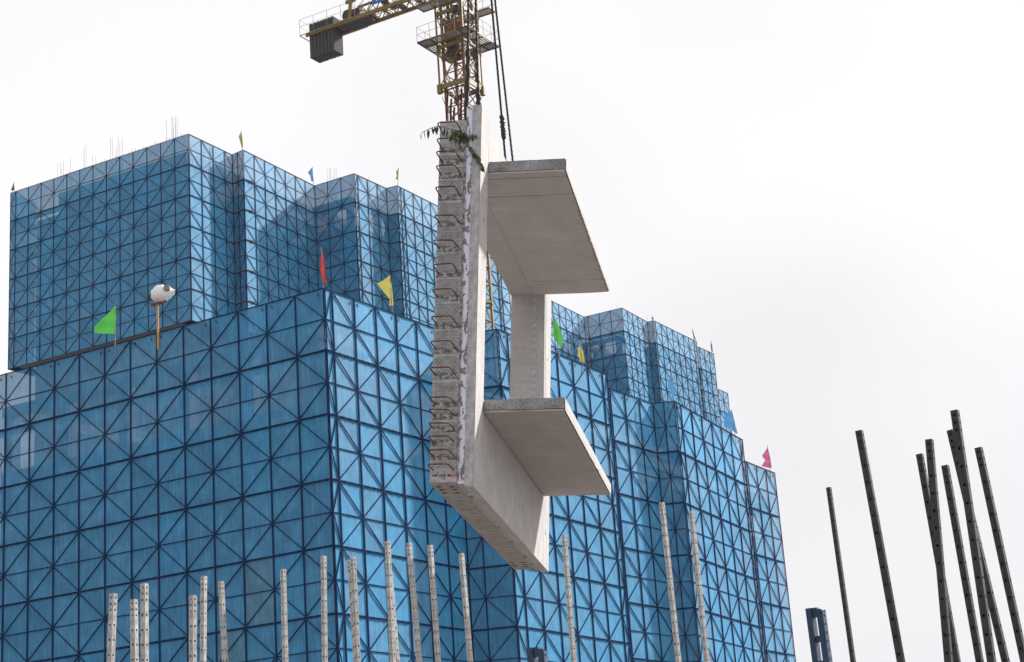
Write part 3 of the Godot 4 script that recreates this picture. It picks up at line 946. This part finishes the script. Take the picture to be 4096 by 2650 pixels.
# ---------------------------------------------------------------- steel posts standing in the yard
func holed_tube(length, s):
	var st = new_st()
	var holes = []
	var y = length - 0.035
	for k in 3:
		holes.append(y)
		y -= 0.052
	y -= 0.075
	while y > 0.2:
		holes.append(y)
		y -= 0.125
	var half = s * 0.5
	var r = 0.0105
	for face in 4:
		var out = Vector3(0, 0, 1).rotated(Vector3.UP, face * PI / 2)
		var side = Vector3(1, 0, 0).rotated(Vector3.UP, face * PI / 2)
		var P = func(x, yy):
			return out * half + side * x + Vector3(0, yy, 0)
		var prev = 0.0
		var b = half * 0.86
		for i in range(holes.size() - 1, -1, -1):
			var h = holes[i] - (0.018 if face >= 2 else 0.0)
			quad(st, P.call(-b, h - 0.018), P.call(b, h - 0.018), P.call(b, prev), P.call(-b, prev))
			var ring = []
			for k in 8:
				ring.append(P.call(cos(TAU * k / 8 + PI / 8) * r, h + sin(TAU * k / 8 + PI / 8) * r))
			var box = [P.call(b, h), P.call(b, h + 0.018), P.call(0, h + 0.018), P.call(-b, h + 0.018), P.call(-b, h), P.call(-b, h - 0.018), P.call(0, h - 0.018), P.call(b, h - 0.018)]
			for k in 8:
				var m = (k + 1) % 8
				quad(st, box[k], box[m], ring[k], ring[(k + 7) % 8])
			prev = h + 0.018
		quad(st, P.call(-b, length), P.call(b, length), P.call(b, prev), P.call(-b, prev))
		# rounded corner
		var c1 = P.call(b, 0.0)
		var mid = out * (half * 0.965) + side * (half * 0.965)
		var side2 = out
		var c2 = side * half + out * b
		quad(st, c1 + Vector3(0, length, 0), mid + Vector3(0, length, 0), mid, c1)
		quad(st, mid + Vector3(0, length, 0), c2 + Vector3(0, length, 0), c2, mid)
		# wall thickness at the open top
		quad(st, P.call(-half, length), P.call(half, length), P.call(half, length) * Vector3(0.84, 1, 0.84), P.call(-half, length) * Vector3(0.84, 1, 0.84))
	return done(st)

func posts():
	var list = [
		[Vector3(-10.669, 4.122, -11.382), Vector3(-10.794, 0, -11.263), 45, 0, "leftmost pale perforated steel post along the bottom edge"],
		[Vector3(-10.748, 4.114, -11.717), Vector3(-10.722, 0, -11.741), 40, 0, "pale perforated steel post second from the left, shorter of a close pair"],
		[Vector3(-10.412, 4.182, -11.482), Vector3(-10.424, 0, -11.472), 42, 0, "pale perforated steel post third from the left, taller of a close pair"],
		[Vector3(-10.241, 4.099, -11.900), Vector3(-10.300, 0, -11.849), 48, 0, "pale perforated steel post fourth from the left, shorter than its right neighbour"],
		[Vector3(-12.307, 4.820, -14.476), Vector3(-12.403, 0, -14.393), 38, 0, "slim pale perforated steel post fifth from the left"],
		[Vector3(-13.134, 5.009, -15.740), Vector3(-13.015, 0, -15.839), 52, 0, "slim pale perforated steel post sixth from the left, leaning slightly"],
		[Vector3(-12.776, 5.165, -16.414), Vector3(-12.794, 0, -16.400), 46, 0, "lone pale perforated steel post in front of the stained screen panel"],
		[Vector3(-12.285, 5.261, -16.536), Vector3(-12.385, 0, -16.462), 44, 0, "pale perforated steel post just left of the nearest screen's corner"],
		[Vector3(-12.222, 5.255, -16.954), Vector3(-12.127, 0, -17.022), 30, 0, "pale steel post half hidden behind the one right of the screen corner"],
		[Vector3(-12.014, 5.232, -16.734), Vector3(-11.994, 0, -16.748), 50, 0, "pale perforated steel post just right of the nearest screen's corner"],
		[Vector3(-11.459, 5.319, -16.635), Vector3(-11.461, 0, -16.634), 44, 0, "tallest pale perforated steel post of the trio left of the panel's lower end"],
		[Vector3(-11.680, 5.037, -16.969), Vector3(-11.532, 0, -17.071), 44, 0, "pale steel post mostly hidden behind the tallest of the trio"],
		[Vector3(-11.651, 5.413, -17.351), Vector3(-11.489, 0, -17.459), 40, 0, "middle pale perforated steel post of the trio left of the panel's lower end"],
		[Vector3(-11.502, 5.392, -17.570), Vector3(-11.432, 0, -17.616), 40, 0, "rightmost pale perforated steel post of the trio left of the panel's lower end"],
		[Vector3(-11.306, 5.306, -17.933), Vector3(-11.195, 0, -18.003), 38, 0, "pale perforated steel post standing below the underside of the hanging panel"],
		[Vector3(-10.635, 5.586, -19.259), Vector3(-10.638, 0, -19.257), 42, 0, "lone pale perforated steel post right of the hanging panel's lowest corner"],
		[Vector3(-9.023, 5.658, -18.741), Vector3(-8.954, 0, -18.774), 38, 0, "taller of two leaning pale steel posts in front of the right-hand screen"],
		[Vector3(-8.977, 5.643, -19.426), Vector3(-8.929, 0, -19.448), 38, 0, "shorter of two leaning pale steel posts in front of the right-hand screen"],
		[Vector3(-7.320, 5.693, -19.683), Vector3(-7.212, 0, -19.723), 25, 1, "thin dark steel post against the sky, next to the blue upright"],
		[Vector3(-4.349, 4.568, -12.463), Vector3(-4.122, 0, -12.541), 16, 1, "thick dark perforated steel post standing alone against the sky"],
		[Vector3(-4.322, 4.594, -13.736), Vector3(-4.140, 0, -13.793), 18, 1, "leftmost dark steel post of the right-hand cluster, crossing its neighbour"],
		[Vector3(-3.825, 4.400, -12.425), Vector3(-4.024, 0, -12.363), 17, 1, "second dark steel post of the right-hand cluster, nearly upright"],
		[Vector3(-4.089, 4.440, -13.598), Vector3(-3.939, 0, -13.643), 20, 1, "third and shortest dark steel post of the right-hand cluster"],
		[Vector3(-3.930, 4.647, -13.333), Vector3(-3.525, 0, -13.450), 20, 1, "dark steel post slanting behind the tallest of the right-hand cluster"],
		[Vector3(-3.434, 4.428, -11.811), Vector3(-3.414, 0, -11.817), 18, 1, "tallest dark perforated steel post of the right-hand cluster"],
		[Vector3(-3.723, 4.465, -13.288), Vector3(-3.444, 0, -13.365), 20, 1, "rightmost dark steel post of all, leaning to the picture's edge"]]
	for p in list:
		var len = (p[0] - p[1]).length()
		var o = put(numbered("steel_post"), holed_tube(len, 0.05), M.zinc_dark if p[3] == 1 else M.zinc, self)
		tag(o, p[4], "steel post", "dark perforated steel posts" if p[3] == 1 else "pale perforated steel posts")
		var up = (p[0] - p[1]).normalized()
		# turn the tube so that two faces show as they do in the yard
		var to_cam = (Vector3(0, 1.6, 0) - p[0])
		to_cam = (to_cam - up * to_cam.dot(up)).normalized()
		var z = to_cam.rotated(up, -deg_to_rad(p[2]))
		o.basis = Basis(up.cross(z).normalized(), up, z)
		o.position = p[1]

func blue_post(label, top, base):
	var o = thing("channel_post", label, "steel upright", base, "blue channel uprights")
	var up = (top - base).normalized()
	var len = (top - base).length()
	var to_cam = (Vector3(0, 1.6, 0) - top)
	to_cam = (to_cam - up * to_cam.dot(up)).normalized()
	var z = to_cam.rotated(up, -0.35)
	o.basis = Basis(up.cross(z).normalized(), up, z)
	# two channels back to back, tied by batten plates, with a perforated angle on the outer flange
	for s in [-1, 1]:
		var st = new_st()
		var x0 = s * 0.022
		var x1 = s * 0.068
		bx(st, Vector3(min(x0, x0 + s * 0.006), 0, -0.05), Vector3(max(x0, x0 + s * 0.006), len - 0.01 * (s + 1), 0.05))
		bx(st, Vector3(min(x0 + s * 0.0062, x1), 0, 0.043), Vector3(max(x0 + s * 0.0062, x1), len - 0.01 * (s + 1), 0.05))
		bx(st, Vector3(min(x0 + s * 0.0062, x1), 0, -0.05), Vector3(max(x0 + s * 0.0062, x1), len - 0.01 * (s + 1), -0.043))
		part("channel", st, M.blue_steel, o)
	var y = len - 0.03
	var k = 0
	while y > 0.3:
		var st = new_st()
		bx(st, Vector3(-0.0218, y - 0.045, -0.03), Vector3(0.0218, y - (0.0 if k > 0 else -0.03), 0.03))
		part("batten", st, M.blue_steel, o)
		y -= 0.20
		k += 1
	var st2 = new_st()
	bx(st2, Vector3(0.0685, 0, -0.03), Vector3(0.074, len - 0.035, 0.047))
	part("angle", st2, M.blue_steel, o)
	y = len - 0.07
	while y > len - 1.2:
		st2 = new_st()
		rope(st2, [Vector3(0.0735, y, 0.01), Vector3(0.079, y, 0.01)], 0.012, 8)
		part("bolt", st2, M.crane_dark, o)
		y -= 0.07
	
# ---------------------------------------------------------------- tower crane
func crane():
	var c = Vector3(-58.15, 0, -95.7)
	var o = thing("tower_crane", "yellow tower crane rising behind the hanging panel, with grey counterweights", "tower crane", c)
	var s = 0.775
	var group = func(called):
		var g := Node3D.new()
		g.name = called
		o.add_child(g, true)
		return g
	var legs = [Vector3(-s, 0, s), Vector3(s, 0, s), Vector3(s, 0, -s), Vector3(-s, 0, -s)]
	# mast, in sections
	var y = 0.0
	while y < 64.0:
		var h = 2.5
		var sec = group.call("mast_section")
		var m = M.crane if (y > 57.0 or y < 42.0) else M.crane_rusty
		if y < 42.0 and y > 37.4:
			m = M.crane
		for k in 4:
			var a = legs[k] + Vector3(0, y, 0)
			var b = legs[(k + 1) % 4] + Vector3(0, y, 0)
			var up = Vector3(0, h, 0)
			var st = new_st()
			bx(st, a + Vector3(-0.075, 0.0, -0.075), a + Vector3(0.075, h - 0.004, 0.075))
			part("leg", st, m, sec)
			st = new_st()
			bar(st, a + Vector3(0, 0.05, 0), b + Vector3(0, 0.05, 0), 0.09, 0.07, Vector3.UP)
			part("level_tie", st, m, sec)
			st = new_st()
			bar(st, a + up * 0.5, b + up * 0.5, 0.07, 0.05, Vector3.UP)
			part("level_tie", st, m, sec)
			st = new_st()
			bar(st, a + Vector3(0, 0.08, 0), b + up * 0.5, 0.06, 0.05)
			part("brace", st, m, sec)
			st = new_st()
			bar(st, b + up * 0.5, a + up * 0.98, 0.06, 0.05)
			part("brace", st, m, sec)
			st = new_st()
			bx(st, a + Vector3(-0.11, -0.10, -0.11), a + Vector3(0.11, 0.0, 0.11))
			part("splice", st, m, sec)
		y += h
	# climbing frame round the top of the mast
	var cage = group.call("climbing_frame")
	var q = 1.05
	var cl = [Vector3(-q, 0, q), Vector3(q, 0, q), Vector3(q, 0, -q), Vector3(-q, 0, -q)]
	var rings = [52.75, 55.65, 58.15, 60.6, 63.0]
	for k in 4:
		var st = new_st()
		bar(st, cl[k] + Vector3(0, 52.3, 0), cl[k] + Vector3(0, 63.0, 0), 0.10, 0.10)
		part("post", st, M.crane, cage)
		for r in rings.size():
			var a = cl[k] + Vector3(0, rings[r], 0)
			var b = cl[(k + 1) % 4] + Vector3(0, rings[r], 0)
			st = new_st()
			bar(st, a, b, 0.34 if r < 1 else 0.26, 0.10, Vector3.UP)
			part("ring_beam", st, M.crane, cage)
			if r + 1 < rings.size():
				var a2 = cl[k] + Vector3(0, rings[r + 1], 0)
				var b2 = cl[(k + 1) % 4] + Vector3(0, rings[r + 1], 0)
				var mid = (a + b + a2 + b2) * 0.25
				for e in [a, b, a2, b2]:
					st = new_st()
					bar(st, e, mid, 0.055, 0.045)
					part("brace", st, M.crane, cage)
		st = new_st()
		bar(st, cl[k] + Vector3(0, 52.3, 0), cl[k] + Vector3(0, 52.95, 0), 0.30, 0.26)
		part("guide_shoe", st, M.crane, cage)
	# working platforms with rails
	for p in [[56.05, 2.02, 1.12], [58.7, 1.95, 1.12], [61.5, 1.7, 1.1]]:
		var pf = group.call("platform")
		var e = p[1]
		var i = p[2]
		for side in 4:
			var rot = Basis(Vector3.UP, side * PI / 2)
			if p[0] > 58.0 and side % 2 == 1 and p[0] < 60.0:
				continue
			var st = new_st()
			# open tread of slats
			for k in 5:
				var z = lerpf(i, e, (k + 0.5) / 5.0)
				bar(st, rot * Vector3(-e, 0, z) + Vector3(0, p[0], 0), rot * Vector3(e, 0, z) + Vector3(0, p[0], 0), 0.03, 0.10, Vector3.UP)
			part("deck", st, M.crane_deck, pf)
			st = new_st()
			for z in [i, e]:
				bar(st, rot * Vector3(-e, -0.06, z) + Vector3(0, p[0], 0), rot * Vector3(e, -0.06, z) + Vector3(0, p[0], 0), 0.09, 0.05, Vector3.UP)
			for k in 5:
				var x = lerpf(-e, e, k / 4.0)
				bar(st, rot * Vector3(x, -0.06, i) + Vector3(0, p[0], 0), rot * Vector3(x, -0.06, e) + Vector3(0, p[0], 0), 0.07, 0.05, Vector3.UP)
			part("bearer", st, M.crane, pf)
			st = new_st()
			for hh in [0.55, 1.1]:
				rope(st, [rot * Vector3(-e, hh, e) + Vector3(0, p[0], 0), rot * Vector3(e, hh, e) + Vector3(0, p[0], 0)], 0.014, 5)
			for k in 5:
				var x = lerpf(-e, e, k / 4.0)
				rope(st, [rot * Vector3(x, 0, e) + Vector3(0, p[0], 0), rot * Vector3(x, 1.1, e) + Vector3(0, p[0], 0)], 0.016, 5)
			part("railing", st, M.crane_rail, pf)
	# hydraulic jack, pump box and cable drum inside the frame
	var st = new_st()
	rope(st, [Vector3(-0.45, 56.2, 0.35), Vector3(-0.45, 60.5, 0.35)], 0.13, 10)
	part("jack", st, M.crane_dark, o)
	st = new_st()
	bx(st, Vector3(-0.62, 56.1, 0.0), Vector3(0.25, 57.6, 0.75))
	part("pump_box", st, M.crane_rusty, o)
	st = new_st()
	bx(st, Vector3(-0.5, 55.2, 0.0), Vector3(0.2, 56.05, 0.7))
	part("motor", st, M.crane_dark, o)
	st = new_st()
	rope(st, [Vector3(0.35, 58.1, 1.0), Vector3(0.95, 58.1, 0.6)], 0.36, 14)
	part("cable_drum", st, M.crane_dark, o)
	# counter jib along -x
	var j = group.call("counter_jib")
	var x1 = -12.2
	for z in [0.80, -0.56]:
		st = new_st()
		bar(st, Vector3(0, 60.2, z), Vector3(x1, 60.2, z), 0.26, 0.14, Vector3.UP)
		part("chord", st, M.crane, j)
		for zz in [60.95]:
			st = new_st()
			bar(st, Vector3(-0.4, zz, z), Vector3(x1 + 4.6, zz, z), 0.16, 0.10, Vector3.UP)
			part("chord", st, M.crane, j)
		for k in 9:
			var xa = -0.6 - k * 0.78
			st = new_st()
			bar(st, Vector3(xa, 60.33, z), Vector3(xa - 0.39, 60.87, z), 0.06, 0.05)
			part("lacing", st, M.crane, j)
			st = new_st()
			bar(st, Vector3(xa - 0.39, 60.87, z), Vector3(xa - 0.78, 60.33, z), 0.06, 0.05)
			part("lacing", st, M.crane, j)
	for k in 12:
		var xa = -0.6 - k * 0.98
		if xa < x1 + 2.8:
			continue
		st = new_st()
		bar(st, Vector3(xa, 60.2, 0.52), Vector3(xa, 60.2, -0.52), 0.10, 0.10, Vector3.UP)
		part("cross_beam", st, M.crane, j)
		st = new_st()
		bar(st, Vector3(xa, 60.12, 0.52), Vector3(xa - 0.98, 60.12, -0.52), 0.05, 0.05, Vector3.UP)
		part("lacing", st, M.crane, j)
	st = new_st()
	bx(st, Vector3(x1 + 0.2, 60.34, -0.5), Vector3(-8.3, 60.37, 0.5))
	for k in 6:
		bar(st, Vector3(-8.3 + k * 1.3, 60.36, -0.5), Vector3(-8.3 + k * 1.3, 60.36, 0.5), 0.03, 0.4, Vector3.UP)
	part("walkway", st, M.crane_deck, j)
	st = new_st()
	bar(st, Vector3(-5.2, 60.4, 0.66), Vector3(-5.6, 61.0, 0.66), 0.5, 0.1, Vector3(1, 0, 0))
	part("gusset", st, M.crane, j)
	st = new_st()
	bar(st, Vector3(-4.6, 60.28, 0.6), Vector3(-4.6, 59.9, 0.66), 0.5, 0.12, Vector3(1, 0, 0))
	part("gusset", st, M.crane, j)
	for z in [0.95, -0.95]:
		st = new_st()
		for hh in [0.55, 1.1]:
			rope(st, [Vector3(-0.5, 60.4 + hh, z), Vector3(x1 - 0.45, 60.4 + hh, z)], 0.013, 5)
		for k in 11:
			var xa = lerpf(-0.5, x1 - 0.45, k / 10.0)
			rope(st, [Vector3(xa, 60.2, z), Vector3(xa, 61.5, z)], 0.016, 5)
		part("railing", st, M.crane_rail, j)
	st = new_st()
	for hh in [0.55, 1.1]:
		rope(st, [Vector3(x1 - 0.45, 60.4 + hh, -0.95), Vector3(x1 - 0.45, 60.4 + hh, 0.95)], 0.013, 5)
	bar(st, Vector3(x1 - 0.45, 60.25, -0.95), Vector3(x1 - 0.45, 60.25, 0.95), 0.05, 0.08, Vector3.UP)
	for z in [-0.95, 0.95]:
		bar(st, Vector3(x1 - 0.45, 60.25, z), Vector3(-8.0, 60.25, z), 0.05, 0.05, Vector3.UP)
	part("railing", st, M.crane_rail, j)
	# pendant tie rods up to the tower head
	for z in [0.5, -0.5]:
		st = new_st()
		rope(st, [Vector3(-9.0, 60.3, z), Vector3(-0.3, 67.0, z * 0.3)], 0.03, 6)
		part("tie_rod", st, M.crane_rail, o)
		st = new_st()
		rope(st, [Vector3(-7.2, 60.3, z), Vector3(-0.3, 66.6, z * 0.3)], 0.03, 6)
		part("tie_rod", st, M.crane_rail, o)
	# slewing ring, tower head, front jib (above the picture)
	st = new_st()
	bx(st, Vector3(-1.1, 63.2, -1.1), Vector3(1.1, 63.8, 1.1))
	part("slewing_ring", st, M.crane, o)
	st = new_st()
	for k in 4:
		bar(st, cl[k] * 0.8 + Vector3(0, 63.8, 0), cl[k] * 0.1 + Vector3(0, 67.5, 0), 0.14, 0.14)
	part("tower_head", st, M.crane, o)
	# hoist winch
	st = new_st()
	rope(st, [Vector3(-8.9, 60.95, -0.55), Vector3(-8.9, 60.95, 0.35)], 0.42, 16)
	part("winch_drum", st, M.crane_dark, o)
	st = new_st()
	bx(st, Vector3(-8.55, 60.4, -0.45), Vector3(-7.75, 61.2, 0.4))
	part("winch_motor", st, M.crane_dark, o)
	st = new_st()
	bar(st, Vector3(-8.5, 60.4, 0.62), Vector3(-8.3, 61.75, 0.62), 0.30, 0.10, Vector3(1, 0, 0))
	bar(st, Vector3(-8.75, 61.75, 0.62), Vector3(-7.85, 61.75, 0.62), 0.25, 0.14, Vector3.UP)
	part("winch_bracket", st, M.crane, o)
	st = new_st()
	bx(st, Vector3(-9.4, 60.08, -0.48), Vector3(-6.9, 60.32, 0.70))
	part("ballast_tray", st, M.crane_dark, o)
	# counterweights: seven slabs side by side
	for k in 7:
		var xa = -12.0 + k * 0.312
		st = rough_slab(Vector3(xa, 58.38, -0.42), Vector3(xa + 0.262, 61.05, 0.70), 200 + k, 0.015)
		part("counterweight", st, M.ballast, o)
	# banner on the rail
	st = new_st()
	bx(st, Vector3(-6.25, 60.60, 0.98), Vector3(-1.2, 61.75, 1.0))
	var bn = part("banner", st, M.banner, o)
	st = new_st()
	for k in 6:
		var xa = -5.9 + k * 0.8
		bx(st, Vector3(xa, 60.8, 1.001), Vector3(xa + 0.1, 61.5, 1.006))
		bx(st, Vector3(xa + 0.1, 61.4, 1.001), Vector3(xa + 0.45, 61.5, 1.006))
		if k % 2 == 1:
			bx(st, Vector3(xa + 0.35, 60.8, 1.001), Vector3(xa + 0.45, 61.4, 1.006))
	part("lettering", st, M.white, bn)

# ---------------------------------------------------------------- scene
func _ready():
	rng.seed = 11
	# camera
	var cam := Camera3D.new()
	cam.name = "camera"
	add_child(cam)
	cam.position = Vector3(0, 1.6, 0)
	cam.rotation_order = EULER_ORDER_YXZ
	cam.rotation = Vector3(0.2935, YAW, -0.0695)
	cam.fov = 20.765
	cam.near = 0.1
	cam.far = 3000.0
	cam.current = true
	# sky, light, exposure
	var env := Environment.new()
	env.background_mode = Environment.BG_SKY
	var sky_mat := ProceduralSkyMaterial.new()
	sky_mat.sky_top_color = lin(0.475, 0.475, 0.50)
	sky_mat.sky_horizon_color = lin(0.575, 0.572, 0.585)
	sky_mat.sky_curve = 0.35
	sky_mat.ground_bottom_color = lin(0.20, 0.16, 0.13)
	sky_mat.ground_horizon_color = lin(0.5, 0.5, 0.5)
	var veil: FastNoiseLite = noise(0.9, 99, 4)
	var cover := Image.create(1024, 512, false, Image.FORMAT_RGBA8)
	for y in 512:
		for x in 1024:
			var la = PI * (0.5 - (y + 0.5) / 512.0)
			var lo = TAU * ((x + 0.5) / 1024.0 - 0.5)
			var d = Vector3(cos(la) * sin(lo), sin(la) * 1.8, -cos(la) * cos(lo))
			var k = smoothstep(-0.3, 0.3, veil.get_noise_3dv(d))
			cover.set_pixel(x, y, Color(1, 1, 1, k))
	sky_mat.sky_cover = ImageTexture.create_from_image(cover)
	sky_mat.sky_cover_modulate = lin(0.11, 0.11, 0.104)
	sky_mat.sun_angle_max = 80.0
	sky_mat.sun_curve = 0.27
	var sky := Sky.new()
	sky.sky_material = sky_mat
	env.sky = sky
	env.tonemap_mode = Environment.TONE_MAPPER_LINEAR
	env.tonemap_exposure = 1.6
	env.fog_enabled = true
	env.fog_density = 0.00016
	env.fog_light_color = Color(0.95, 0.96, 1.0)
	env.sdfgi_enabled = true
	env.ssao_enabled = true
	env.ssil_enabled = true
	var we := WorldEnvironment.new()
	we.name = "world_environment"
	we.environment = env
	add_child(we)
	var sun := DirectionalLight3D.new()
	sun.name = "sun"
	sun.light_energy = 1.35
	sun.light_color = Color(1.0, 0.975, 0.95)
	sun.light_angular_distance = 2.0
	sun.shadow_enabled = true
	add_child(sun)
	sun.look_at_from_position(Vector3(0.345, 0.58, -0.735) * 100.0, Vector3.ZERO)
	make_materials()
	# ground
	var st = new_st()
	quad(st, Vector3(-1500, 0, -1500), Vector3(1500, 0, -1500), Vector3(1500, 0, 1500), Vector3(-1500, 0, 1500))
	var ground = part("ground", st, M.soil, self)
	ground.set_meta("kind", "structure")
	ground.set_meta("label", "bare earth of the building site")
	# large things first
	front_building()
	left_tower()
	right_tower()
	crane()
	var panel = precast()
	ropes(panel)
	vine(panel)
	posts()
	blue_post("blue steel channel upright against the sky beside the thin dark post", Vector3(-5.437, 3.543, -13.980), Vector3(-5.375, 0, -14.004))
	blue_post("blue steel channel upright in front of the screens at the bottom edge", Vector3(-7.508, 3.402, -12.986), Vector3(-7.460, 0, -13.013))
	flags()
	wrapped_lamp()
